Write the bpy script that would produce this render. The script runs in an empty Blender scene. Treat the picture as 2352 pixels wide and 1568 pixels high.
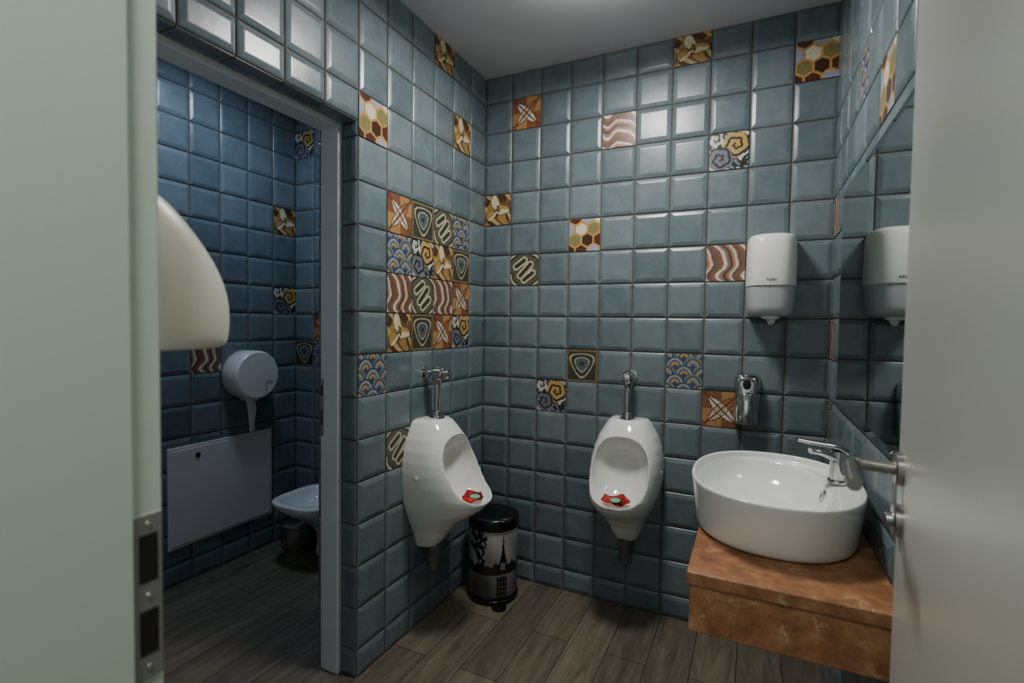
import bpy, bmesh, math, random
import numpy as np
from mathutils import Matrix, Vector
random.seed(7)
T=0.153; FZ=8.65
def W3(p): return (p[0]*T,p[1]*T,(p[2]+FZ)*T)
scene=bpy.context.scene
COL=scene.collection
def s2l(c):
    c=np.asarray(c,float)/255.0
    return np.where(c<=0.04045,c/12.92,((c+0.055)/1.055)**2.4)
def rgba(c): return tuple(float(v) for v in s2l(c))+(1.0,)
# ------------------------------------------------------------ materials
def newmat(name):
    m=bpy.data.materials.new(name); m.use_nodes=True
    nt=m.node_tree; b=nt.nodes.get('Principled BSDF')
    return m,nt,b
def simple(name,col,rough=.5,metal=0,bump=0,bscale=40,coat=0,trans=0,var=0.06,vscale=6,ior=1.5):
    m,nt,b=newmat(name)
    tc=nt.nodes.new('ShaderNodeTexCoord')
    n=nt.nodes.new('ShaderNodeTexNoise'); n.inputs['Scale'].default_value=vscale; n.inputs['Detail'].default_value=4
    nt.links.new(tc.outputs['Object'],n.inputs['Vector'])
    r=nt.nodes.new('ShaderNodeValToRGB')
    c=np.array(rgba(col)[:3])
    r.color_ramp.elements[0].position=.3; r.color_ramp.elements[1].position=.7
    r.color_ramp.elements[0].color=tuple(c*(1-var))+(1,); r.color_ramp.elements[1].color=tuple(np.minimum(c*(1+var),1))+(1,)
    nt.links.new(n.outputs['Fac'],r.inputs['Fac']); nt.links.new(r.outputs['Color'],b.inputs['Base Color'])
    b.inputs['Roughness'].default_value=rough; b.inputs['Metallic'].default_value=metal
    b.inputs['IOR'].default_value=ior
    b.inputs['Coat Weight'].default_value=coat
    b.inputs['Transmission Weight'].default_value=trans
    if bump:
        n2=nt.nodes.new('ShaderNodeTexNoise'); n2.inputs['Scale'].default_value=bscale; n2.inputs['Detail'].default_value=3
        nt.links.new(tc.outputs['Object'],n2.inputs['Vector'])
        bp=nt.nodes.new('ShaderNodeBump'); bp.inputs['Strength'].default_value=bump; bp.inputs['Distance'].default_value=.002
        nt.links.new(n2.outputs['Fac'],bp.inputs['Height']); nt.links.new(bp.outputs['Normal'],b.inputs['Normal'])
    return m
def tile_mat(name,ca,cb):
    m,nt,b=newmat(name)
    tc=nt.nodes.new('ShaderNodeTexCoord')
    n=nt.nodes.new('ShaderNodeTexNoise'); n.inputs['Scale'].default_value=11; n.inputs['Detail'].default_value=7; n.inputs['Roughness'].default_value=.7
    nt.links.new(tc.outputs['Object'],n.inputs['Vector'])
    at=nt.nodes.new('ShaderNodeAttribute'); at.attribute_name='Col'
    mx=nt.nodes.new('ShaderNodeMath'); mx.operation='ADD'
    ms=nt.nodes.new('ShaderNodeMath'); ms.operation='MULTIPLY_ADD'; ms.inputs[1].default_value=.4; ms.inputs[2].default_value=-.2
    nt.links.new(at.outputs['Fac'],ms.inputs[0]); nt.links.new(n.outputs['Fac'],mx.inputs[0]); nt.links.new(ms.outputs[0],mx.inputs[1])
    r=nt.nodes.new('ShaderNodeValToRGB'); r.color_ramp.elements[0].position=.25; r.color_ramp.elements[1].position=.78
    r.color_ramp.elements[0].color=rgba(ca); r.color_ramp.elements[1].color=rgba(cb)
    nt.links.new(mx.outputs[0],r.inputs['Fac']); nt.links.new(r.outputs['Color'],b.inputs['Base Color'])
    b.inputs['Roughness'].default_value=.27
    n2=nt.nodes.new('ShaderNodeTexNoise'); n2.inputs['Scale'].default_value=22; n2.inputs['Detail'].default_value=2
    nt.links.new(tc.outputs['Object'],n2.inputs['Vector'])
    bp=nt.nodes.new('ShaderNodeBump'); bp.inputs['Strength'].default_value=.25; bp.inputs['Distance'].default_value=.002
    nt.links.new(n2.outputs['Fac'],bp.inputs['Height']); nt.links.new(bp.outputs['Normal'],b.inputs['Normal'])
    return m
def vcol_mat(name,rough=.3,noise=.25):
    m,nt,b=newmat(name)
    at=nt.nodes.new('ShaderNodeAttribute'); at.attribute_name='Col'
    tc=nt.nodes.new('ShaderNodeTexCoord')
    n=nt.nodes.new('ShaderNodeTexNoise'); n.inputs['Scale'].default_value=60; n.inputs['Detail'].default_value=4
    nt.links.new(tc.outputs['Object'],n.inputs['Vector'])
    mr=nt.nodes.new('ShaderNodeMapRange'); mr.inputs['To Min'].default_value=1-noise; mr.inputs['To Max'].default_value=1+noise
    nt.links.new(n.outputs['Fac'],mr.inputs['Value'])
    mx=nt.nodes.new('ShaderNodeVectorMath'); mx.operation='SCALE'
    nt.links.new(at.outputs['Color'],mx.inputs[0]); nt.links.new(mr.outputs['Result'],mx.inputs['Scale'])
    nt.links.new(mx.outputs[0],b.inputs['Base Color']); b.inputs['Roughness'].default_value=rough
    return m
M_grout=simple('grout',(92,82,72),.9,bump=.4,bscale=200)
M_tile=tile_mat('glazed_tile',(88,102,107),(112,125,129))
M_deco=vcol_mat('patterned_tile')
M_plaster=simple('white_plaster',(212,212,216),.85,bump=.15,bscale=60,var=.03)
M_porc=simple('porcelain',(232,234,230),.08,coat=.4,var=.01)
M_chrome=simple('chrome',(205,205,205),.09,metal=1,var=.02)
M_steel=simple('brushed_steel',(165,163,158),.3,metal=1,var=.05)
M_plate=simple('satin_steel',(150,150,146),.45,metal=.6,var=.05)
M_jamb=simple('painted_frame',(196,209,194),.5,var=.02,vscale=2)
M_frame=simple('white_frame',(208,214,218),.45,var=.03)
M_door=simple('door_laminate',(174,176,168),.33,var=.02,vscale=2)
M_dark=simple('dark_cavity',(18,14,14),.7)
M_cream=simple('cream_plastic',(226,224,208),.35,var=.02)
M_white=simple('white_plastic',(225,225,220),.28,var=.02)
M_lgrey=simple('translucent_grey_plastic',(172,174,178),.3,var=.02)
M_paper=simple('paper',(225,225,222),.9,var=.03)
M_black=simple('black_plastic',(16,15,17),.22,var=.1)
M_greyp=simple('grey_plastic',(90,88,86),.45)
M_panel=simple('panel_paint',(212,208,208),.5,var=.03,vscale=3)
M_red=simple('red_rubber',(215,45,30),.5); M_teal=simple('teal_rubber',(120,190,170),.5)
M_print=vcol_mat('printed_metal',.3,.12)
def floor_mat():
    m,nt,b=newmat('wood_look_planks')
    tc=nt.nodes.new('ShaderNodeTexCoord'); mp=nt.nodes.new('ShaderNodeMapping')
    mp.inputs['Rotation'].default_value=(0,0,math.radians(90))
    nt.links.new(tc.outputs['Object'],mp.inputs['Vector'])
    br=nt.nodes.new('ShaderNodeTexBrick'); br.offset=.37; br.inputs['Scale'].default_value=1
    br.inputs['Brick Width'].default_value=.9; br.inputs['Row Height'].default_value=.155; br.inputs['Mortar Size'].default_value=.0018
    br.inputs['Color1'].default_value=rgba((119,112,98)); br.inputs['Color2'].default_value=rgba((98,92,82)); br.inputs['Mortar'].default_value=rgba((54,50,44))
    nt.links.new(mp.outputs[0],br.inputs['Vector'])
    mp2=nt.nodes.new('ShaderNodeMapping'); mp2.inputs['Scale'].default_value=(14,1.6,1)
    nt.links.new(tc.outputs['Object'],mp2.inputs['Vector'])
    n=nt.nodes.new('ShaderNodeTexNoise'); n.inputs['Scale'].default_value=2.2; n.inputs['Detail'].default_value=8; n.inputs['Roughness'].default_value=.7; n.inputs['Distortion'].default_value=.6
    nt.links.new(mp2.outputs[0],n.inputs['Vector'])
    r=nt.nodes.new('ShaderNodeValToRGB'); r.color_ramp.elements[0].position=.3; r.color_ramp.elements[1].position=.72
    r.color_ramp.elements[0].color=(.45,.43,.41,1); r.color_ramp.elements[1].color=(1.2,1.18,1.12,1)
    nt.links.new(n.outputs['Fac'],r.inputs['Fac'])
    mx=nt.nodes.new('ShaderNodeMix'); mx.data_type='RGBA'; mx.blend_type='MULTIPLY'; mx.inputs['Factor'].default_value=1
    nt.links.new(br.outputs['Color'],mx.inputs['A']); nt.links.new(r.outputs['Color'],mx.inputs['B'])
    nt.links.new(mx.outputs['Result'],b.inputs['Base Color']); b.inputs['Roughness'].default_value=.5
    bp=nt.nodes.new('ShaderNodeBump'); bp.inputs['Strength'].default_value=.3; bp.inputs['Distance'].default_value=.002
    nt.links.new(n.outputs['Fac'],bp.inputs['Height']); nt.links.new(bp.outputs['Normal'],b.inputs['Normal'])
    return m
def marble_mat():
    m,nt,b=newmat('brown_marble')
    tc=nt.nodes.new('ShaderNodeTexCoord')
    n=nt.nodes.new('ShaderNodeTexNoise'); n.inputs['Scale'].default_value=20; n.inputs['Detail'].default_value=11; n.inputs['Roughness'].default_value=.72; n.inputs['Distortion'].default_value=.3
    nt.links.new(tc.outputs['Object'],n.inputs['Vector'])
    r=nt.nodes.new('ShaderNodeValToRGB'); e=r.color_ramp.elements
    e[0].position=.28; e[0].color=rgba((96,62,42)); e[1].position=.74; e[1].color=rgba((182,140,102))
    k=e.new(.5); k.color=rgba((144,97,64))
    nt.links.new(n.outputs['Fac'],r.inputs['Fac'])
    wn=nt.nodes.new('ShaderNodeTexNoise'); wn.inputs['Scale'].default_value=18; wn.inputs['Detail'].default_value=6
    nt.links.new(tc.outputs['Object'],wn.inputs['Vector'])
    ad=nt.nodes.new('ShaderNodeVectorMath'); ad.operation='MULTIPLY_ADD'; ad.inputs[1].default_value=(.1,.1,.1)
    nt.links.new(wn.outputs['Color'],ad.inputs[0]); nt.links.new(tc.outputs['Object'],ad.inputs[2])
    v=nt.nodes.new('ShaderNodeTexVoronoi'); v.feature='DISTANCE_TO_EDGE'; v.inputs['Scale'].default_value=17
    nt.links.new(ad.outputs[0],v.inputs['Vector'])
    r2=nt.nodes.new('ShaderNodeValToRGB'); e=r2.color_ramp.elements
    e[0].position=.0; e[0].color=(.5,.5,.5,1); e[1].position=.035; e[1].color=(0,0,0,1)
    nt.links.new(v.outputs['Distance'],r2.inputs['Fac'])
    mk_=nt.nodes.new('ShaderNodeTexNoise'); mk_.inputs['Scale'].default_value=19
    nt.links.new(tc.outputs['Object'],mk_.inputs['Vector'])
    r3=nt.nodes.new('ShaderNodeValToRGB'); r3.color_ramp.elements[0].position=.54; r3.color_ramp.elements[1].position=.66
    nt.links.new(mk_.outputs['Fac'],r3.inputs['Fac'])
    mm=nt.nodes.new('ShaderNodeMath'); mm.operation='MULTIPLY'
    nt.links.new(r2.outputs['Color'],mm.inputs[0]); nt.links.new(r3.outputs['Color'],mm.inputs[1])
    mx=nt.nodes.new('ShaderNodeMix'); mx.data_type='RGBA'; mx.inputs['B'].default_value=rgba((222,200,170))
    nt.links.new(mm.outputs[0],mx.inputs['Factor']); nt.links.new(r.outputs['Color'],mx.inputs['A'])
    nt.links.new(mx.outputs['Result'],b.inputs['Base Color']); b.inputs['Roughness'].default_value=.35
    return m
M_floor=floor_mat(); M_marble=marble_mat()
m,nt,b=newmat('mirror_glass'); b.inputs['Base Color'].default_value=(.50,.55,.53,1); b.inputs['Metallic'].default_value=1; b.inputs['Roughness'].default_value=.01; M_mirror=m
# ------------------------------------------------------------ mesh helpers
def tag(o,label=None,cat=None,kind=None,group=None):
    if label: o["label"]=label
    if cat: o["category"]=cat
    if kind: o["kind"]=kind
    if group: o["group"]=group
    return o
def mk(name,verts,faces,mats,parent=None,smooth=False,mi=None,cols=None,fix=True,center=True,raw=False):
    v=np.array(verts,float)
    if not raw: v=np.stack([v[:,0]*T,v[:,1]*T,(v[:,2]+FZ)*T],1)
    c=(v.max(0)+v.min(0))/2 if center else np.zeros(3)
    me=bpy.data.meshes.new(name); me.from_pydata((v-c).tolist(),[],faces)
    for mm in (mats if isinstance(mats,list) else [mats]): me.materials.append(mm)
    if mi is not None: me.polygons.foreach_set('material_index',mi)
    if cols is not None:
        ca=me.color_attributes.new('Col','FLOAT_COLOR','POINT')
        ca.data.foreach_set('color',np.array(cols,np.float32).ravel())
    if fix:
        bm=bmesh.new(); bm.from_mesh(me); bmesh.ops.recalc_face_normals(bm,faces=bm.faces); bm.to_mesh(me); bm.free()
    if smooth: me.polygons.foreach_set('use_smooth',[True]*len(me.polygons))
    me.update()
    o=bpy.data.objects.new(name,me); o.location=c; COL.objects.link(o)
    if parent: setp(o,parent)
    return o
def setp(o,parent):
    o.parent=parent; o.matrix_parent_inverse=Matrix.Translation(-Vector(parent.location))
def empty(name,p,label,cat,group=None):
    e=bpy.data.objects.new(name,None); e.location=W3(p); e.empty_display_size=.05; COL.objects.link(e)
    tag(e,label,cat,None,group); return e
BF=[(0,1,2,3),(4,7,6,5),(0,4,5,1),(1,5,6,2),(2,6,7,3),(3,7,4,0)]
def boxv(x0,x1,y0,y1,z0,z1):
    return [(x0,y0,z0),(x1,y0,z0),(x1,y1,z0),(x0,y1,z0),(x0,y0,z1),(x1,y0,z1),(x1,y1,z1),(x0,y1,z1)]
def box(name,b,mat,parent=None,bevel=0,seg=3):
    o=mk(name,boxv(*b),BF,mat,parent)
    if bevel:
        md=o.modifiers.new('Bevel','BEVEL'); md.width=bevel*T; md.segments=seg; md.limit_method='ANGLE'
        o.data.polygons.foreach_set('use_smooth',[True]*len(o.data.polygons))
        w=o.modifiers.new('WN','WEIGHTED_NORMAL')
    return o
def boxes(name,bl,mat,parent=None,bevel=0):
    v=[];f=[]
    for bx in bl:
        n=len(v); v+=boxv(*bx); f+=[tuple(i+n for i in q) for q in BF]
    o=mk(name,v,f,mat,parent)
    if bevel:
        md=o.modifiers.new('Bevel','BEVEL'); md.width=bevel*T; md.segments=2; md.limit_method='ANGLE'
    return o
def loft(name,rings,mat,parent=None,smooth=True,cap=(True,True),cols=None,sub=0,angle=None):
    n=len(rings[0]); v=[p for r in rings for p in r]; f=[]
    for i in range(len(rings)-1):
        for j in range(n):
            a=i*n+j; b2=i*n+(j+1)%n; f.append((a,b2,b2+n,a+n))
    if cap[0]: f.append(tuple(range(n))[::-1])
    if cap[1]: f.append(tuple((len(rings)-1)*n+j for j in range(n)))
    o=mk(name,v,f,mat,parent,smooth,cols=cols)
    if sub:
        md=o.modifiers.new('Sub','SUBSURF'); md.levels=sub; md.render_levels=sub
    if angle:
        bm=bmesh.new(); bm.from_mesh(o.data)
        for e in bm.edges:
            if len(e.link_faces)==2 and e.calc_face_angle(0)>math.radians(angle): e.smooth=False
        bm.to_mesh(o.data); bm.free()
    return o
def frame_of(axis):
    a=Vector(axis).normalized(); t=Vector((0,0,1)) if abs(a.z)<.9 else Vector((1,0,0))
    u=a.cross(t).normalized(); w=a.cross(u).normalized(); return a,u,w
def lathe(name,prof,c,mat,axis=(0,0,1),parent=None,n=40,angle=40,sx=1,sy=1):
    a,u,w=frame_of(axis); rings=[]
    if tuple(axis)==(0,0,1): u,w=Vector((1,0,0)),Vector((0,1,0))
    for r,h in prof:
        rings.append([tuple(Vector(c)+a*h+u*(max(r,1e-4)*sx*math.cos(2*math.pi*k/n))+w*(max(r,1e-4)*sy*math.sin(2*math.pi*k/n))) for k in range(n)])
    return loft(name,rings,mat,parent,angle=angle)
def catmull(P,s=8):
    P=[Vector(p) for p in P]; Q=[P[0]*2-P[1]]+P+[P[-1]*2-P[-2]]; out=[]
    for i in range(1,len(Q)-2):
        for k in range(s):
            t=k/s; a,b2,c,d=Q[i-1],Q[i],Q[i+1],Q[i+2]
            out.append(.5*((2*b2)+(c-a)*t+(2*a-5*b2+4*c-d)*t*t+(3*b2-a-3*c+d)*t**3))
    out.append(P[-1]); return out
def tube(name,P,r,mat,parent=None,n=20,smoothpath=True,flat=1.0):
    pts=catmull(P) if smoothpath and len(P)>2 else [Vector(p) for p in P]
    m_=len(pts); rings=[]; pu=None
    for i,p in enumerate(pts):
        d=(pts[min(i+1,m_-1)]-pts[max(i-1,0)]).normalized()
        if pu is None: _,u,w=frame_of(d)
        else:
            u=(pu-d*pu.dot(d)).normalized(); w=d.cross(u)
        pu=u; rr=r if not isinstance(r,(list,tuple)) else r[0]+(r[1]-r[0])*i/(m_-1)
        rings.append([tuple(p+u*(rr*math.cos(2*math.pi*k/n))+w*(rr*flat*math.sin(2*math.pi*k/n))) for k in range(n)])
    return loft(name,rings,mat,parent,angle=50)
def supere(t,a,b2,n):
    c,s=math.cos(t),math.sin(t)
    return a*abs(c)**(2/n)*(1 if c>=0 else -1), b2*abs(s)**(2/n)*(1 if s>=0 else -1)
def dring(Wd,D,n=2.6,cnt=28,back=8):
    r=[]
    for k in range(cnt+1):
        x,y=supere(math.pi*k/cnt,Wd,D,n); r.append((x,-y))
    for k in range(1,back): r.append((-Wd+2*Wd*k/back,0))
    return r
ROT={'S':lambda x,y:(x,y),'E':lambda x,y:(-y,x),'N':lambda x,y:(-x,-y)}
def dloft(name,secs,org,face,mat,parent=None,n=2.6,angle=None,sub=0):
    rings=[]
    for s in secs:
        z,Wd,D=s[:3]; yo=s[3] if len(s)>3 else 0
        rings.append([(org[0]+ROT[face](x,y-yo)[0],org[1]+ROT[face](x,y-yo)[1],z) for x,y in dring(Wd,D,n)])
    return loft(name,rings,mat,parent,angle=angle,sub=sub)
# ------------------------------------------------------------ decorative tile patterns (u right, v up)
def pal(idx,cols):
    return np.array(cols,float)[np.clip(idx,0,len(cols)-1).astype(int)]
def P_hex(u,v):
    s=.23; q=(u*math.sqrt(3)/3-v/3)/s+5; r=(2/3*v)/s+3; x=q; z=r; y=-x-z
    rx,ry,rz=np.round(x),np.round(y),np.round(z); dx,dy,dz=abs(rx-x),abs(ry-y),abs(rz-z)
    c1=(dx>dy)&(dx>dz); rx=np.where(c1,-ry-rz,rx); c2=(~c1)&(dy>dz); ry=np.where(c2,-rx-rz,ry); rz=np.where(~c1&~c2,-rx-ry,rz)
    a,b2,c=x-rx,y-ry,z-rz; e=np.maximum(np.maximum(abs(a-b2),abs(b2-c)),abs(c-a))
    idx=(rx*2+rz*3)%5
    col=pal(idx,[(226,216,184),(92,46,30),(136,128,74),(156,164,184),(70,44,30)])
    return np.where((e>.85)[...,None],np.array((204,150,70.)),col)
def P_leaf(u,v):
    u=u+.05*np.sin(7*v+1); v=v+.05*np.sin(6*u)
    x,y=u-.45,v-.55; r=np.hypot(x,y); t=np.arctan2(y,x)
    a=r+.05*np.sin(3*t+1)+.03*np.sin(7*t); b2=.32+.16*np.cos(3*t+.8)
    col=np.zeros(u.shape+(3,))+np.array((82,54,32.))
    col[(np.sin(9*u+2*np.sin(5*v))>.25)]=(172,130,62)
    col[(np.sin(8*v-2.5*np.sin(6*u)+1)>.5)]=(118,82,48)
    col[(np.sin(10*(u+v)+2)>.75)]=(200,168,98)
    col[a<b2]=(226,212,168); col[(a<b2)&(np.cos(2*t-.6)>.4)]=(190,148,78); col[a<.09]=(110,80,44)
    col[(np.abs(a-b2)<.016)]=(70,48,30)
    return col
def P_wave(u,v):
    x=u+.11*np.sin(2*math.pi*v*1.1+.6)+.04*np.sin(4*math.pi*v)+.12*v+.02*np.sin(9*u)
    i=np.floor(x*12+20)%8
    return pal(i,[(150,88,54),(222,212,192),(132,112,98),(100,56,40),(172,120,80),(204,196,184),(128,70,46),(100,88,80)])
def P_waveh(u,v): return P_wave(v,u)
def P_cross(u,v):
    # broad crossing leaves over ochre and rust quarters
    d=lambda a,b2: np.hypot(u-a,v-b2)
    col=np.zeros(u.shape+(3,))+np.array((186,132,74.))
    col[(u>.5)^(v>.5)]=(140,82,48)
    l1=(d(-.1,-.1)<1.0)&(d(1.1,1.1)<1.0); l2=(d(1.1,-.1)<1.0)&(d(-.1,1.1)<1.0)
    col[l1]=(226,216,196); col[l2]=(210,194,164); col[l2&(u>.5)]=(168,108,66); col[l1&l2]=(206,186,150)
    col[(abs(u-v)<.02)|(abs(u+v-1)<.02)]=(104,56,36)
    e=np.minimum.reduce([abs(d(a,b2)-1.0) for a,b2 in ((-.1,-.1),(1.1,1.1),(1.1,-.1),(-.1,1.1))]); col[e<.013]=(96,56,36)
    return col
def P_tri(u,v):
    y=v-.56; x=u-.5
    l=(np.maximum(0,y+.3)**4+np.maximum(0,-.5*y+.866*x+.3)**4+np.maximum(0,-.5*y-.866*x+.3)**4)**.25-.3
    a=l+.0
    col=np.zeros(u.shape+(3,))+np.array((64,62,50.))
    col[a<.33]=(190,180,144); col[a<.295]=(56,64,60); col[a<.22]=(176,168,136); col[a<.19]=(82,98,100); col[a<.11]=(50,56,52); col[a<.075]=(96,112,112)
    ed=np.minimum(np.minimum(u,1-u),np.minimum(v,1-v)); col[(ed<.05)&(a>.33)]=(140,118,74)
    return col
def seg(u,v,a,b2):
    ax,ay=a; bx,by=b2; t=np.clip(((u-ax)*(bx-ax)+(v-ay)*(by-ay))/((bx-ax)**2+(by-ay)**2),0,1)
    return np.hypot(u-ax-t*(bx-ax),v-ay-t*(by-ay))
def P_maze(u,v):
    d=np.minimum(seg(u,v,(.2,.62),(.5,.82)),np.minimum(seg(u,v,(.5,.18),(.8,.4)),seg(u,v,(.35,.32),(.72,.68))))
    i=np.floor(d/.062)%4
    return pal(i,[(58,60,46),(196,188,156),(84,86,62),(98,96,76)])
def P_scal(u,v):
    s=.5; best=np.zeros(u.shape+(3,))+np.array((60,70,100.)); done=np.zeros(u.shape,bool)
    for row in range(-1,8):
        y0=row*s*.5-.1
        for cx in np.arange(-1,4):
            x0=cx*s+(row%2)*s/2; r=np.hypot(u-x0,(v-y0)); inn=(r<s*.55)&(~done)&(v>=y0-.0)
            c=pal(np.floor(r/(s*.55)*5),[(130,76,50),(196,158,80),(72,96,142),(168,166,134),(52,72,124)] if (row+cx)%2 else [(66,94,84),(112,124,172),(190,156,80),(60,82,126),(120,130,112)])
            best[inn]=c[inn]; done|=inn
    return best
def P_rose(u,v):
    col=np.zeros(u.shape+(3,))+np.array((40,42,38.))
    n=np.sin(11*u+3*np.sin(7*v))*np.sin(10*v+2*np.sin(9*u)); col[n>.35]=(206,202,188); col[n<-.55]=(118,138,154)
    for (cx,cy,R_,c) in ((.68,.66,.34,(200,160,74)),(.28,.30,.33,(112,112,124)),(.15,.85,.2,(208,204,190))):
        x,y=u-cx,v-cy; r=np.hypot(x,y)+.02*np.sin(5*np.arctan2(y,x)); t=np.arctan2(y,x)
        m_=r<R_; sp=np.sin(r*34-t*1.0+cx*9); cc=np.where((sp>-.5)[...,None],np.array(c,float),np.array((34,32,34.)))
        col[m_]=cc[m_]
    return col
PAT=dict(hex=P_hex,leaf=P_leaf,wave=P_wave,waveh=P_waveh,cross=P_cross,tri=P_tri,maze=P_maze,scal=P_scal,rose=P_rose)
# ------------------------------------------------------------ tiled wall builder
class Wall:
    def __init__(s): s.v=[];s.f=[];s.mi=[];s.c=[]
    def add(s,vs,fs,mi,cols):
        n=len(s.v); s.v+=vs; s.f+=[tuple(i+n for i in q) for q in fs]; s.mi+=[mi]*len(fs); s.c+=cols
    def box(s,b): s.add(boxv(*b),BF,0,[(.5,.5,.5,1)]*8)
    def panel(s,org,U,Vv,Nn,us,vs,decos={},t=.15):
        O=np.array(org,float);U=np.array(U,float);Vv=np.array(Vv,float);Nn=np.array(Nn,float)
        flip=np.dot(np.cross(U,Vv),Nn)<0
        for i in range(len(us)-1):
            for j in range(len(vs)-1):
                u0,u1,v0,v1=us[i],us[i+1],vs[j],vs[j+1]
                if u1-u0<.03 or v1-v0<.03: continue
                key=(i,int(round(v0)) if abs(v0-round(v0))<.01 else int(math.floor(v0)))
                g=.013
                if key in decos:
                    R_=52; uu=np.linspace(0,1,R_+1); A,B=np.meshgrid(uu,uu)
                    fl=A if not flip else 1-A
                    colr=PAT[decos[key]](fl,B); gm=colr.mean(-1,keepdims=True); colr=(colr*.86+gm*.14)*.93
                    colr=s2l(colr); h=.028
                    P=O+U*((u0+g)+(u1-u0-2*g)*A[...,None])+Vv*((v0+g)+(v1-v0-2*g)*B[...,None])+Nn*h
                    vs_=[tuple(p) for p in P.reshape(-1,3)]; cs=[tuple(c)+(1,) for c in colr.reshape(-1,3)]
                    fs=[]
                    for b_ in range(R_):
                        for a_ in range(R_):
                            q=b_*(R_+1)+a_; ff=(q,q+1,q+R_+2,q+R_+1); fs.append(ff if not flip else ff[::-1])
                    s.add(vs_,fs,2,cs)
                    ring=[]
                    for hh in (h,-.01):
                        for (a_,b_) in ((u0+g,v0+g),(u1-g,v0+g),(u1-g,v1-g),(u0+g,v1-g)): ring.append(tuple(O+U*a_+Vv*b_+Nn*hh))
                    s.add(ring,[(0,3,7,4),(0,4,5,1),(1,5,6,2),(2,6,7,3)],1,[(.4,.4,.4,1)]*8)
                    continue
                lv=[(g,-.01),(g,.010),(g+.012,.022),(g+.035,.034),(g+.085,.050),(g+.115,.058),(g+.135,.060)]
                lim=min(u1-u0,v1-v0)/2-.01
                tu,tv=random.uniform(-1,1)*.0035,random.uniform(-1,1)*.0035; br=random.random()
                vs_=[];fs=[]
                for (ins,h) in lv:
                    ins=min(ins,lim)
                    for (a_,b_) in ((u0+ins,v0+ins),(u1-ins,v0+ins),(u1-ins,v1-ins),(u0+ins,v1-ins)):
                        hh=h+(tu*(a_-(u0+u1)/2)*2+tv*(b_-(v0+v1)/2)*2 if h>0 else 0)
                        vs_.append(tuple(O+U*a_+Vv*b_+Nn*hh))
                for k in range(len(lv)-1):
                    for e in range(4):
                        a_=k*4+e;b_=k*4+(e+1)%4; ff=(a_,b_,b_+4,a_+4); fs.append(ff if not flip else ff[::-1])
                k=(len(lv)-1)*4; ff=(k,k+1,k+2,k+3); fs.append(ff if not flip else ff[::-1])
                s.add(vs_,fs,1,[(br,br,br,1)]*len(vs_))
    def build(s,name):
        o=mk(name,s.v,s.f,[M_grout,M_tile,M_deco],mi=s.mi,cols=s.c,fix=False,center=False)
        o["kind"]="structure"; return o
CE=7.82
VS=[-FZ]+list(range(-8,8))+[CE]
HB=4.35
w=Wall(); w.box((-1.2,10.4,0,.6,-FZ,CE))
w.panel((0,0,0),(1,0,0),(0,0,1),(0,-1,0),list(range(0,11)),VS,
 {(1,6):'cross',(0,3):'leaf',(1,1):'maze',(3,2):'hex',(4,5):'waveh',(6,7):'leaf',(9,6):'hex',(7,4):'rose',(7,1):'wave',(3,-2):'tri',(2,-3):'rose',(6,-2):'scal',(7,-3):'cross'})
w.build('wall_north')
w=Wall(); TH=1.2
w.box((-TH,0,-6.0,-.001,-FZ,CE)); w.box((-TH,0,-10.9,-6.0,HB,CE)); w.box((-TH,0,-12.8,-10.9,-FZ,CE))
dw={}
blk=[['cross','tri','maze','scal'],['scal','rose','leaf','tri'],['wave','maze','wave','cross'],['leaf','tri','cross','rose']]
for ri,row in enumerate(blk):
    for ci,pn in enumerate(row): dw[(4-ci,2-ri)]=pn
dw.update({(5,4):'hex',(2,7):'leaf',(1,5):'leaf',(5,-2):'scal',(4,-4):'maze'})
w.panel((0,0,0),(0,-1,0),(0,0,1),(1,0,0),list(range(0,7)),VS,dw)
w.panel((0,0,0),(0,-1,0),(0,0,1),(1,0,0),[6,7,8,9,10,10.9],[HB,5,6,7,CE])
w.panel((0,0,0),(0,-1,0),(0,0,1),(1,0,0),[10.9,12,12.8],VS)
w.panel((0,-6,0),(-1,0,0),(0,0,1),(0,-1,0),[0,.46],[v for v in VS if v<HB]+[HB])
w.panel((0,-6,0),(-1,0,0),(0,0,1),(0,-1,0),[1.0,1.2],[v for v in VS if v<HB]+[HB])
w.panel((0,0,HB),(0,-1,0),(-1,0,0),(0,0,-1),[6,7,8,9,10,10.9],[0,.46])
w.build('wall_west')
w=Wall(); w.box((10,10.4,-13.1,0,-FZ,CE))
w.panel((10,0,0),(0,-1,0),(0,0,1),(-1,0,0),list(range(0,13)),VS,{(0,2):'wave',(0,-1):'wave',(0,-3):'tri',(3,4):'scal',(5,3):'hex'})
w.build('wall_east')
w=Wall(); w.box((-8.5,-8,-12.8,-.3,-FZ,CE))
w.panel((-8,-.75,0),(0,-1,0),(0,0,1),(1,0,0),[1.03*i for i in range(0,12)],VS,{(0,3):'leaf',(0,0):'rose',(3,-2):'wave'})
w.build('wall_stall_west')
w=Wall(); w.box((-8,-TH,-.75,-.3,-FZ,CE))
w.panel((-8,-.75,0),(1,0,0),(0,0,1),(0,-1,0),[0,1,2,3,4,5,6,6.8],VS,{(0,6):'rose',(0,-2):'tri',(1,-1):'cross',(1,-2):'scal'})
w.build('wall_stall_north')
LX=4.455; RX=9.32; YI=-12.8; YO=-14.2
bl=[(-8.5,LX-.0,YO,YI,-FZ,CE),(RX+.0,10.4,YO,YI-.3,-FZ,CE),(LX,RX,YO,YI,5.0,CE)]
o=boxes('wall_south',bl,M_plaster); o["kind"]="structure"
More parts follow.
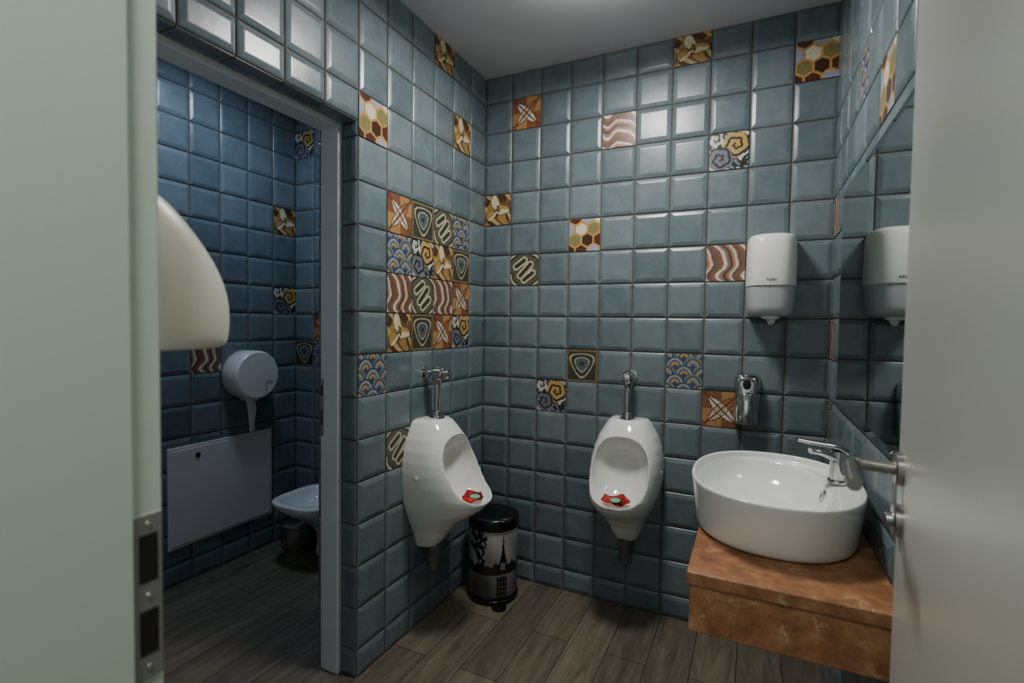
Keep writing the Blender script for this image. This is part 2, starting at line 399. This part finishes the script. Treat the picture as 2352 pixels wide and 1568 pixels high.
o=boxes('trim_1',[(LX,LX+.015,YI-.22,YI-.01,-FZ,4.9),(LX,LX+.07,YO,YI-.22,-FZ,4.9),(LX-.55,LX-.1,YI,YI+.05,-FZ,5.3),(LX,RX,YO,YI-.22,4.9,5.0)],M_jamb,bevel=.012); o["kind"]="structure"
o=boxes('floor',[(-9,11,-22,1,-FZ-.3,-FZ)],M_floor); o["kind"]="structure"
o=boxes('ceiling',[(-9,11,-22,1,CE,CE+.3)],M_plaster); o["kind"]="structure"
o=boxes('wall_corridor',[(-9,11,-22.3,-22,-FZ,CE)],M_plaster); o["kind"]="structure"
fr=[(-1.0,-.46,-6.14,-5.99,-FZ,HB+.0),(-1.0,-.46,-10.91,-10.76,-FZ,HB),(-1.0,-.46,-10.76,-6.14,HB-.15,HB+.01)]
o=boxes('trim_2',fr,M_frame,bevel=.02); o["kind"]="structure"
# ------------------------------------------------------------ strike plates
e=empty('strike_plate',(LX+.03,YI-.1,-2.75),'brushed metal strike plate with two dark slots in the door frame','strike plate')
x=LX+.015
box('plate',(x,x+.014,YI-.21,YI-.012,-2.76,-1.58),M_plate,e,.006)
box('slot',(x+.006,x+.018,YI-.165,YI-.045,-2.06,-1.72),M_dark,e)
box('slot',(x+.006,x+.018,YI-.165,YI-.045,-2.58,-2.26),M_dark,e)
for z in (-2.16,-1.65,-2.67): lathe('screw',[(0,0),(.022,0),(.018,.01),(0,.012)],(x+.014,YI-.105,z),M_chrome,(1,0,0),e,16)
e=empty('strike_plate',(-1.0,-6.1,-2.9),'narrow chrome strike plate on the white stall door frame','strike plate')
boxes('plate',[(-.985,-.90,-6.16,-6.135,-2.95,-1.6)],M_steel,e)
box('slot',(-.965,-.92,-6.163,-6.158,-2.0,-1.75),M_dark,e)
box('slot',(-.965,-.92,-6.163,-6.158,-2.7,-2.35),M_dark,e)
# ------------------------------------------------------------ entry door leaf
A=Vector((9.3,-12.8,0)); B=Vector((9.68,-8.4,0)); dd=(B-A).normalized(); nn=Vector((dd.y,-dd.x,0))
de=empty('door_1',(9.3,-12.8,-FZ+.05),'pale grey laminate door leaf standing open','door'); de["kind"]="structure"
z0,z1=-FZ+.06,4.85; q=[A,B,B+nn*.24,A+nn*.24]
o=mk('leaf',[(p.x,p.y,z) for z in (z0,z1) for p in q],BF,M_door,de)
md=o.modifiers.new('Bevel','BEVEL'); md.width=.012*T; md.segments=2
def onD(y,z,off=0):
    t=(y-A.y)/dd.y; p=A+dd*t-nn*off; return (p.x,p.y,z)
ax=tuple(-nn)
he=bpy.data.objects.new('handle',None); he.location=W3(onD(-8.64,-1.64)); COL.objects.link(he)
he.parent=de; he.matrix_parent_inverse=Matrix.Translation(-Vector(de.location))
HL=Vector(W3(onD(-8.64,-1.64)))
for o in [lathe('rosette',[(0,0),(.165,0),(.165,.05),(.15,.065),(.07,.07),(.07,.09)],onD(-8.64,-1.64),M_steel,ax),
          tube('lever',[onD(-8.64,-1.64,.05),onD(-8.64,-1.63,.30),onD(-8.68,-1.63,.42),onD(-8.85,-1.64,.45),onD(-9.4,-1.67,.45)],.062,M_steel,n=20)]:
    o.parent=he; o.matrix_parent_inverse=Matrix.Translation(-HL)
o=lathe('keyhole_escutcheon',[(0,0),(.165,0),(.165,.05),(.15,.065),(.075,.068),(.07,.12),(0,.12)],onD(-8.64,-2.17),M_steel,ax,de)
boxes('key_slot',[(onD(-8.64,0,.125)[0]-.004,onD(-8.64,0,.125)[0]+.004,-8.66,-8.62,-2.22,-2.13)],M_dark,de)
# ------------------------------------------------------------ hand dryer on entry wall
dz=[(-.49,.6,.78),(-.485,.87,.95),(-.46,.96,1.02),(-.40,.985,1.04),(-.2,1.0,1.05),(0,1.0,1.03),(.2,.99,.95),(.4,.97,.82),(.6,.93,.65),(.75,.88,.50),(.87,.8,.34),(.95,.7,.2),(.98,.5,.1)]
he2=empty('hand_dryer',(3.2,YI,-.45),'cream plastic wall-mounted hand dryer with a rounded front','hand dryer')
dloft('casing',dz,(3.08,YI+.01),'N',M_cream,he2,n=4.2,sub=1)
boxes('air_outlet',[(2.7,3.5,YI+.35,YI+.7,-.51,-.485)],M_dark,he2)
# ------------------------------------------------------------ mirror
me_=empty('mirror',(9.95,-5.1,-1.9),'large frameless rectangular mirror above the washbasin','mirror')
mx0=9.9; my0,my1,mz0,mz1=-8.3,-1.95,-1.9,2.7
q=.13
V=[(mx0+.07,my0,mz0),(mx0+.07,my1,mz0),(mx0+.07,my1,mz1),(mx0+.07,my0,mz1),(mx0+.02,my0,mz0),(mx0+.02,my1,mz0),(mx0+.02,my1,mz1),(mx0+.02,my0,mz1),
   (mx0,my0+q,mz0+q),(mx0,my1-q,mz0+q),(mx0,my1-q,mz1-q),(mx0,my0+q,mz1-q)]
mk('glass',V,[(0,1,2,3),(0,4,5,1),(1,5,6,2),(2,6,7,3),(3,7,4,0),(4,8,9,5),(5,9,10,6),(6,10,11,7),(7,11,8,4),(8,11,10,9)],M_mirror,me_)
# ------------------------------------------------------------ urinals
def urinal_mesh():
    secs=[(-6.5,.30,.42),(-6.45,.36,.55),(-6.25,.44,.75),(-5.95,.56,1.0),(-5.65,.72,1.35),(-5.38,.86,1.78),(-5.2,.93,2.02),(-5.05,.98,2.15),(-4.9,1.01,2.17),(-4.6,1.05,2.02),(-4.3,1.06,1.84),(-4.0,1.04,1.64),(-3.7,.98,1.42),(-3.4,.87,1.2),(-3.15,.72,1.0),(-3.0,.62,.86),(-2.95,.56,.76),(-2.92,.46,.66)]
    secs=[(z,a*.955,b_*.955) for z,a,b_ in secs]
    b_=dloft('tmp_body',secs,(0,-.01),'S',M_porc,n=2.7)
    a=Vector((0,-.555,-.832)); n_=Vector((0,-.832,.555)); c=Vector((0,-1.55,-4.19)); rings=[]
    for i in range(1,24):
        ph=-math.pi/2+math.pi*i/24; rr=abs(math.cos(ph))**(2/2.3); h=math.sin(ph); h=(1 if h>0 else -1)*abs(h)**(2/2.3)
        ring=[]
        for k in range(48):
            x,y=supere(2*math.pi*k/48,.80,.96,2.9)
            yy=y/.96
            wd=1.0 - (.16*yy*yy if yy>0 else .10*yy*yy)
            ring.append(tuple(c+Vector((x*rr*wd,0,0))+a*(y*rr)+n_*(h*.87)))
        rings.append(ring)
    t_=loft('tmp_tool',rings,M_porc)
    bo=b_.modifiers.new('b','BOOLEAN'); bo.operation='DIFFERENCE'; bo.object=t_; bo.solver='EXACT'
    rm=b_.modifiers.new('r','REMESH'); rm.mode='VOXEL'; rm.voxel_size=.026*T; rm.use_smooth_shade=True
    sm=b_.modifiers.new('s','SMOOTH'); sm.factor=.5; sm.iterations=8
    bpy.context.view_layer.update()
    dg=bpy.context.evaluated_depsgraph_get(); me=bpy.data.meshes.new_from_object(b_.evaluated_get(dg))
    loc=b_.location.copy()
    bpy.data.objects.remove(b_); bpy.data.objects.remove(t_)
    me.materials.clear(); me.materials.append(M_porc); me.polygons.foreach_set('use_smooth',[True]*len(me.polygons))
    return me,loc
um,uloc=urinal_mesh(); um.name='urinal_bowl'
UX=5.03
ue=empty('urinal',(UX,0,-6.6),'white porcelain wall-hung urinal with chrome flush valve on the end wall','urinal',group='white wall-hung urinals')
o=bpy.data.objects.new('bowl',um); o.location=uloc+Vector((UX*T,0,0)); COL.objects.link(o); setp(o,ue)
parts=[o]
for s_ in (-1,1):
    parts.append(lathe('side_cap',[(0,0),(.07,0),(.07,.03),(.05,.06),(0,.07)],(UX+s_*.955,-.5,-4.35),M_white,(s_,-.25,0),ue,20))
parts.append(lathe('outlet_pipe',[(.2,0),(.2,-.22),(.16,-.24),(.16,-.75),(.13,-.78),(0,-.78)],(UX,-.38,-6.4),M_greyp,(0,0,1),ue,28))
parts.append(lathe('inlet_collar',[(.22,0),(.22,.05),(.15,.08),(.13,.2),(.1,.22)],(UX,-.45,-2.94),M_chrome,(0,0,1),ue,28))
parts.append(tube('flush_pipe',[(UX,-.45,-2.85),(UX,-.45,-2.4),(UX,-.45,-1.95)],.085,M_chrome,ue))
parts.append(lathe('flush_valve',[(0,0),(.22,0),(.2,.05),(.1,.08),(.1,.28),(.17,.3),(.17,.58),(.13,.62),(.1,.62),(.1,.70),(.13,.72),(.13,.8),(0,.83)],(UX,-.04,-1.72),M_chrome,(0,-1,0),ue,28))
parts.append(lathe('valve_body',[(.1,0),(.13,.05),(.13,.25),(.15,.28),(.15,.36),(.08,.42),(.06,.5),(0,.52)],(UX,-.45,-2.02),M_chrome,(0,0,1),ue,28))
UY=-3.38; UDZ=.08
ue2=ue.copy(); COL.objects.link(ue2); ue2.location=W3((0,UY,-6.6+UDZ)); ue2.rotation_euler=(0,0,math.radians(90)); ue2["label"]='white porcelain wall-hung urinal with chrome flush valve below the patterned tiles'
PI_=Matrix.Translation(-Vector(ue.location))
for p_ in parts:
    c=p_.copy(); COL.objects.link(c); c.parent=ue2; c.matrix_parent_inverse=PI_.copy()
def mat_obj(cx,cy,z,fx_,fy_):
    e=empty('urinal_mat',(cx,cy,z),'red rubber screen with small teal pad in the urinal bowl','urinal mat','urinal screens')
    ring=[];ring2=[]; px,py=-fy_,fx_
    for k in range(56):
        t=2*math.pi*k/56; r=1+.07*math.sin(9*t)
        a_=.38*r*math.cos(t); b_=.23*r*math.sin(t); zz=.05*math.sin(4*t)+.03-.06*math.sin(t)
        ring.append((cx+px*a_+fx_*b_,cy+py*a_+fy_*b_,z+.05+zz)); ring2.append((cx+px*a_*.85+fx_*b_*.85,cy+py*a_*.85+fy_*b_*.85,z+.02+zz*.3))
    loft('screen',[ring2,ring],M_red,e)
    lathe('teal_pad',[(0,.0),(.14,.0),(.14,.03),(.1,.05),(0,.05)],(cx+fx_*.08,cy+fy_*.08,z+.07),M_teal,(0,0,1),e,24)
mat_obj(UX,-1.60,-5.01,0,-1); mat_obj(1.60,UY,-5.01+UDZ,1,0)
# ------------------------------------------------------------ paper dispenser
pe=empty('paper_towel_dispenser',(8.6,0,.05),'white wall-mounted paper towel dispenser with translucent grey base','paper dispenser')
dloft('cover',[(.80,.585,1.16),(.9,.59,1.18),(1.5,.585,1.17),(1.9,.575,1.12),(2.0,.56,1.08),(2.06,.53,1.0),(2.09,.45,.88),(2.1,.3,.7)],(8.6,-.04),'S',M_white,pe,n=3.2,angle=60)
dloft('base',[(.05,.3,.7),(.055,.42,.85),(.08,.5,.98),(.14,.54,1.06),(.3,.56,1.1),(.8,.575,1.13)],(8.6,-.04),'S',M_lgrey,pe,n=3.2,angle=60)
lathe('nozzle',[(.22,.02),(.2,-.06),(.12,-.08),(0,-.08)],(8.62,-.6,.05),M_white,(0,0,1),pe,24)
mk('paper_tip',[(8.52,-.62,-.02),(8.74,-.6,-.02),(8.7,-.66,-.13),(8.6,-.6,-.17),(8.55,-.57,-.1),(8.62,-.7,-.12)],[(0,1,2,5),(0,5,4),(5,2,3,4)],M_paper,pe)
def text(name,s,size,p,rot,mat,parent):
    cu=bpy.data.curves.new(name,'FONT'); cu.body=s; cu.size=size*T; cu.extrude=.002*T; cu.align_x='CENTER'
    to=bpy.data.objects.new(name,cu); COL.objects.link(to); bpy.context.view_layer.update()
    me=bpy.data.meshes.new_from_object(to.evaluated_get(bpy.context.evaluated_depsgraph_get())); bpy.data.objects.remove(to)
    me.materials.clear(); me.materials.append(mat); o=bpy.data.objects.new(name,me); COL.objects.link(o)
    o.location=W3(p); o.rotation_euler=rot; setp(o,parent); return o
text('logo','TORK',.09,(8.6,-1.225,.90),(math.pi/2,0,0),M_greyp,pe)
# ------------------------------------------------------------ soap dispenser
se=empty('soap_dispenser',(8.13,0,-2.8),'polished chrome wall-mounted soap dispenser with push lever','soap dispenser')
dloft('body',[(-2.8,.27,.4),(-2.78,.3,.48),(-2.7,.315,.52),(-2.2,.32,.54),(-1.7,.32,.54),(-1.56,.30,.5),(-1.5,.27,.44),(-1.47,.2,.3)],(8.13,-.04),'S',M_chrome,se,n=3.6)
dloft('push_lever',[(-2.72,.14,.1),(-2.7,.17,.16),(-2.55,.18,.2),(-2.35,.14,.18),(-2.2,.13,.14),(-2.0,.16,.1),(-1.92,.12,.06)],(8.13,-.56),'S',M_chrome,se,n=2.4)
lathe('sight_window',[(0,0),(.1,0),(.1,.02),(.07,.03),(0,.03)],(8.13,-.575,-1.72),M_dark,(0,-1,0),se,24,sy=1.3)
# ------------------------------------------------------------ counter
CZT=-3.47; CB=-3.95
ce=empty('washbasin_counter',(8.7,-6,-4.3),'orange-brown veined marble counter slab fixed to the wall','counter')
box('countertop',(7.54,9.94,-7.98,CB,CZT-.18,CZT),M_marble,ce,.025)
boxes('apron',[(7.58,9.94,-7.94,-7.74,-4.29,CZT-.18),(7.58,7.78,-7.74,CB,-4.29,CZT-.18)],M_marble,ce,.02)
# ------------------------------------------------------------ basin
be=empty('washbasin',(8.58,-5.62,CZT),'white oval ceramic vessel washbasin on the marble counter','washbasin')
def ov(cx,cy,rx,ry,z,n=2.25,c=72): 
    return [(cx+supere(2*math.pi*k/c,rx,ry,n)[0],cy+supere(2*math.pi*k/c,rx,ry,n)[1],z) for k in range(c)]
cx,cy=8.61,-5.66
zb=CZT+.005
R=[ov(cx,cy,.9,1.0,zb),ov(cx,cy,1.14,1.42,zb),ov(cx,cy,1.165,1.47,zb+.025),ov(cx,cy,1.19,1.52,-3.25),ov(cx,cy,1.22,1.6,-2.95),ov(cx,cy,1.25,1.65,-2.70),ov(cx,cy,1.25,1.655,-2.665),ov(cx,cy,1.23,1.64,-2.645),
   ov(cx,cy,1.205,1.615,-2.645),ov(cx,cy,1.185,1.595,-2.665),ov(cx-.01,cy,1.17,1.58,-2.74),ov(cx-.02,cy,1.15,1.56,-2.765),
   ov(cx-.16,cy,.985,1.51,-2.775),ov(cx-.17,cy,.965,1.49,-2.80),ov(cx-.17,cy,.93,1.44,-2.92),ov(cx-.17,cy,.86,1.3,-3.1),ov(cx-.17,cy,.7,1.05,-3.27),ov(cx-.17,cy,.4,.6,-3.35),ov(cx-.17,cy,.13,.15,-3.38)]
loft('bowl',R,M_porc,be,sub=1)
lathe('drain',[(0,0),(.16,0),(.16,.02),(.1,.035),(0,.04)],(cx-.17,cy,-3.375),M_chrome,(0,0,1),be,28)
lathe('overflow_ring',[(.05,0),(.1,0),(.1,.03),(.05,.03),(.05,.005),(0,.005)],(cx+.74,cy+.25,-2.96),M_chrome,(-1,0,.35),be,28)
fe=empty('faucet',(9.56,-5.3,-2.745),'chrome single-lever basin faucet standing on the washbasin rim','faucet')
fx,fy=9.57,-5.2
lathe('base',[(.16,0),(.16,.03),(.14,.06)],(fx,fy,-2.752),M_chrome,(0,0,1),fe,28)
tube('column',[(fx,fy,-2.74),(fx,fy,-2.5),(fx+.01,fy+.01,-2.24)],[.13,.12],M_chrome,fe,n=28)
tube('spout',[(fx+.02,fy+.01,-2.40),(fx-.15,fy-.05,-2.31),(fx-.30,fy-.10,-2.26),(fx-.42,fy-.14,-2.25)],[.1,.075],M_chrome,fe,n=28,flat=.6)
tube('lever',[(fx+.1,fy+.04,-2.25),(fx-.05,fy-.01,-2.17),(fx-.35,fy-.11,-2.12),(fx-.62,fy-.2,-2.07)],[.12,.06],M_chrome,fe,n=24,flat=.5)
# ------------------------------------------------------------ pedal bin with printed side
ne=empty('pedal_bin',(1.12,-1.2,-FZ),'black pedal bin with black-and-white tower cityscape print','waste bin')
H=110;Wn=220; rad=.75; zb,zt=-FZ+.12,-6.42
rs=random.Random(3); br=[]
def grow(x,y,a,l,d):
    x2,y2=x+l*math.cos(a),y+l*math.sin(a); br.append((x,y,x2,y2,.012*d))
    if d>1:
        for s_ in (-.5,.45): grow(x2,y2,a+s_+rs.uniform(-.2,.2),l*.75,d-1)
grow(-1.1,.98,-.35,.32,4); grow(-1.2,.78,-.1,.3,4); grow(-.7,1.02,-.7,.2,3)
rings=[];cols=[]
ss=np.array([((math.degrees(2*math.pi*k/Wn)+62+180)%360-180)/55.0 for k in range(Wn)])
for j in range(H+1):
    t=j/H; rings.append([(1.12+rad*math.cos(2*math.pi*k/Wn),-1.2+rad*math.sin(2*math.pi*k/Wn),zb+(zt-zb)*t) for k in range(Wn)])
    for s_ in ss:
        if t>.45:
            g=.50+.45*(t-.42)+.06*math.sin(4*s_+9*t)
            if t<.52+.025*math.sin(9*s_)+.015*math.sin(23*s_): g=.12
            hw=.02+.24*max(0,(.95-t)/.5)**2.2
            if abs(s_-.42)<hw and t<.95: g=.07
            if t<.55 and abs(s_-.42)<.10: g=.5
            for (x1,y1,x2,y2,wd_) in br:
                if abs(s_-(x1+x2)/2)>.3 or abs(t-(y1+y2)/2)>.25: continue
                q_=max(0,min(1,((s_-x1)*(x2-x1)+(t-y1)*(y2-y1))/((x2-x1)**2+(y2-y1)**2)))
                if math.hypot(s_-x1-q_*(x2-x1),(t-y1-q_*(y2-y1)))<wd_*.8+.008: g=.06; break
        elif t>.38: g=.13+.1*max(0,math.sin(50*s_+30*t))
        else:
            g=.28+.5*t+.1*math.sin(3*s_)
            if .12<s_<.62 and t<.36: g=.06+(.25 if (int(t*60)%4==0 or int(s_*40)%5==0) else 0)
            if -1.0<s_<-.2 and t<.16+.12*abs(math.sin(6*s_)): g=.15+.2*abs(math.sin(30*s_))
            if t<.05: g=.08
        g=min(max(g,.02),1.0); gl=g**2.2*.75
        cols.append((gl,gl,gl,1))
loft('printed_body',rings,M_print,ne,cols=cols,cap=(False,False))
lathe('base_ring',[(0,0),(.78,0),(.79,.03),(.79,.12),(.75,.14)],(1.12,-1.2,-FZ+.005),M_black,(0,0,1),ne,64)
lathe('lid',[(.75,-.02),(.79,0),(.79,.22),(.78,.28),(.74,.33),(.6,.38),(.3,.41),(0,.42)],(1.12,-1.2,-6.42),M_black,(0,0,1),ne,64)
dx_,dy_=math.cos(math.radians(-50)),math.sin(math.radians(-50))
lathe('pedal',[(0,0),(.2,0),(.22,.03),(.2,.08),(0,.09)],(1.12+dx_*.9,-1.2+dy_*.9,-FZ+.02),M_black,(0,0,1),ne,28)
# ------------------------------------------------------------ stall contents
ae=empty('access_panel',(-7.95,-3.8,-7.45),'white painted metal access panel with small round lock','access panel')
box('panel_frame',(-7.96,-7.88,-5.66,-1.95,-7.47,-4.26),M_panel,ae,.02)
box('panel_door',(-7.885,-7.85,-5.56,-2.05,-7.37,-4.36),M_panel,ae,.015)
lathe('lock',[(0,0),(.08,0),(.08,.03),(.05,.04),(0,.04)],(-7.85,-4.75,-4.62),M_dark,(1,0,0),ae,20)
re_=empty('toilet_roll_dispenser',(-7.95,-3.05,-3),'round white jumbo toilet roll dispenser with paper hanging down','toilet roll dispenser')
lathe('case',[(0,0),(.80,0),(.84,.05),(.84,.70),(.82,.76),(.78,.80),(0,.82)],(-7.95,-3.05,-2.14),M_white,(1,0,0),re_,64)
boxes('latch_line',[(-7.131,-7.124,-2.78,-2.76,-2.75,-2.35)],M_greyp,re_)
text('logo','TORK',.09,(-7.125,-2.62,-2.42),(math.pi/2,0,math.pi/2),M_greyp,re_)
mk('outlet',[(-7.9,-3.3,-2.9),(-7.3,-3.3,-2.9),(-7.3,-2.85,-2.9),(-7.9,-2.85,-2.9),(-7.85,-3.2,-3.05),(-7.35,-3.2,-3.05),(-7.35,-2.95,-3.05),(-7.85,-2.95,-3.05)],BF,M_white,re_)
pv=[];pf=[]
for i in range(12):
    t=i/11; z=-3.0-t*1.15; wdt=.17-.05*t+.02*math.sin(6*t); xo=-7.55+.04*math.sin(5*t)
    pv+=[(xo,-3.08-wdt+.1*t,z),(xo+.05,-3.08+.02,z),(xo,-3.08+wdt+.1*t,z)]
    if i: b_=3*i; pf+=[(b_-3,b_-2,b_+1,b_),(b_-2,b_-1,b_+2,b_+1)]
mk('hanging_paper',pv,pf,M_paper,re_,True)
te=empty('toilet',(-5.5,-2,-FZ),'white ceramic floor-standing toilet bowl without a seat','toilet')
def rr(rx,y0,y1,z,n=3.2,c=64,xc=-5.5):
    cyy=(y0+y1)/2; return [(xc+supere(2*math.pi*k/c,rx,(y1-y0)/2,n)[0],cyy+supere(2*math.pi*k/c,rx,(y1-y0)/2,n)[1],z) for k in range(c)]
R=[rr(.62,-2.0,-.95,-FZ,2.6,xc=-5.3),rr(.6,-1.98,-.95,-8.55,2.6,xc=-5.3),rr(.5,-1.9,-.9,-8.0,2.6,xc=-5.3),rr(.52,-2.1,-.85,-7.5,2.6,xc=-5.3),rr(.8,-2.7,-.82,-7.05,xc=-5.4),rr(1.12,-3.2,-.82,-6.72),rr(1.22,-3.32,-.8,-6.52),rr(1.22,-3.33,-.8,-6.42),rr(1.19,-3.3,-.82,-6.38),
   rr(1.0,-3.1,-1.1,-6.38),rr(.96,-3.05,-1.15,-6.42),rr(.9,-2.95,-1.2,-6.65),rr(.6,-2.5,-1.5,-6.9),rr(.25,-2.2,-1.8,-7.0)]
loft('bowl',R,M_porc,te,sub=1)
we=empty('steel_bin',(-7.0,-1.45,-FZ),'small brushed steel bin beside the toilet','waste bin')
lathe('body',[(0,0),(.6,0),(.62,.02),(.62,.75),(.6,.77)],(-7.0,-1.5,-FZ+.01),M_steel,(0,0,1),we,48)
lathe('lid',[(.63,0),(.63,.08),(.5,.18),(.1,.22),(0,.22)],(-7.0,-1.5,-FZ+.78),M_steel,(0,0,1),we,48)
# ------------------------------------------------------------ ceiling lamps and added fill lights
def lamp(p,size,power,col,drop=0,up=0):
    e=empty('ceiling_lamp',(p[0],p[1],CE-.12),'flat round white ceiling lamp out of view','ceiling lamp')
    zc=CE-drop
    prof=[(size/2+.15,0),(size/2+.15,-.10),(size/2+.06,-.12),(size/2+.03,-.06),(0,-.06)] if not drop else [(0,0),(size/2+.05,0),(size/2+.05,-.08),(size/2+.02,-.10),(0,-.08)]
    lathe('housing',prof,(p[0],p[1],zc),M_white,(0,0,1),e,48)
    if drop: tube('stem',[(p[0],p[1],CE),(p[0],p[1],zc)],.08,M_white,e)
    ld=bpy.data.lights.new('lamp_light','AREA'); ld.shape='DISK'; ld.size=size*T; ld.energy=power; ld.color=col
    o=bpy.data.objects.new('lamp_light',ld); o.location=W3((p[0],p[1],zc-.13)); COL.objects.link(o); setp(o,e)
    if up:
        ld=bpy.data.lights.new('ceiling_fill','AREA'); ld.shape='DISK'; ld.size=size*T; ld.energy=up; ld.color=col  # extra upward light added above the housing to brighten the ceiling
        o=bpy.data.objects.new('ceiling_fill',ld); o.location=W3((p[0],p[1],zc+.03)); o.rotation_euler=(math.pi,0,0); COL.objects.link(o); setp(o,e)
lamp((5.0,-4.9),1.9,20,(1,.975,.93),drop=.4,up=9)
lamp((-4.6,-5.2),1.6,8.5,(.60,.75,1))
lamp((6.5,-16.5),2.0,21,(.94,1,.92))  # unseen corridor lamp, added behind the camera to brighten door frame and leaf
wd=bpy.data.worlds.new('World'); scene.world=wd; wd.use_nodes=True
wd.node_tree.nodes['Background'].inputs[0].default_value=(.8,.9,.88,1); wd.node_tree.nodes['Background'].inputs[1].default_value=.06
# ------------------------------------------------------------ camera
f_px,CX,CY,CZ,yaw,pit,rol=1158.4737,8.265,-14.9448,-0.2093,.4478,.0369,.0145
cd=bpy.data.cameras.new('Camera'); cam=bpy.data.objects.new('Camera',cd); COL.objects.link(cam)
cd.sensor_width=36; cd.lens=f_px/2352*36; cd.clip_start=.01
cam.matrix_world=Matrix.Translation(Vector(W3((CX,CY,CZ))))@Matrix.Rotation(yaw,4,'Z')@Matrix.Rotation(math.pi/2-pit,4,'X')@Matrix.Rotation(rol,4,'Z')
cd.dof.use_dof=True; cd.dof.focus_distance=2.1; cd.dof.aperture_fstop=3.2
scene.camera=cam
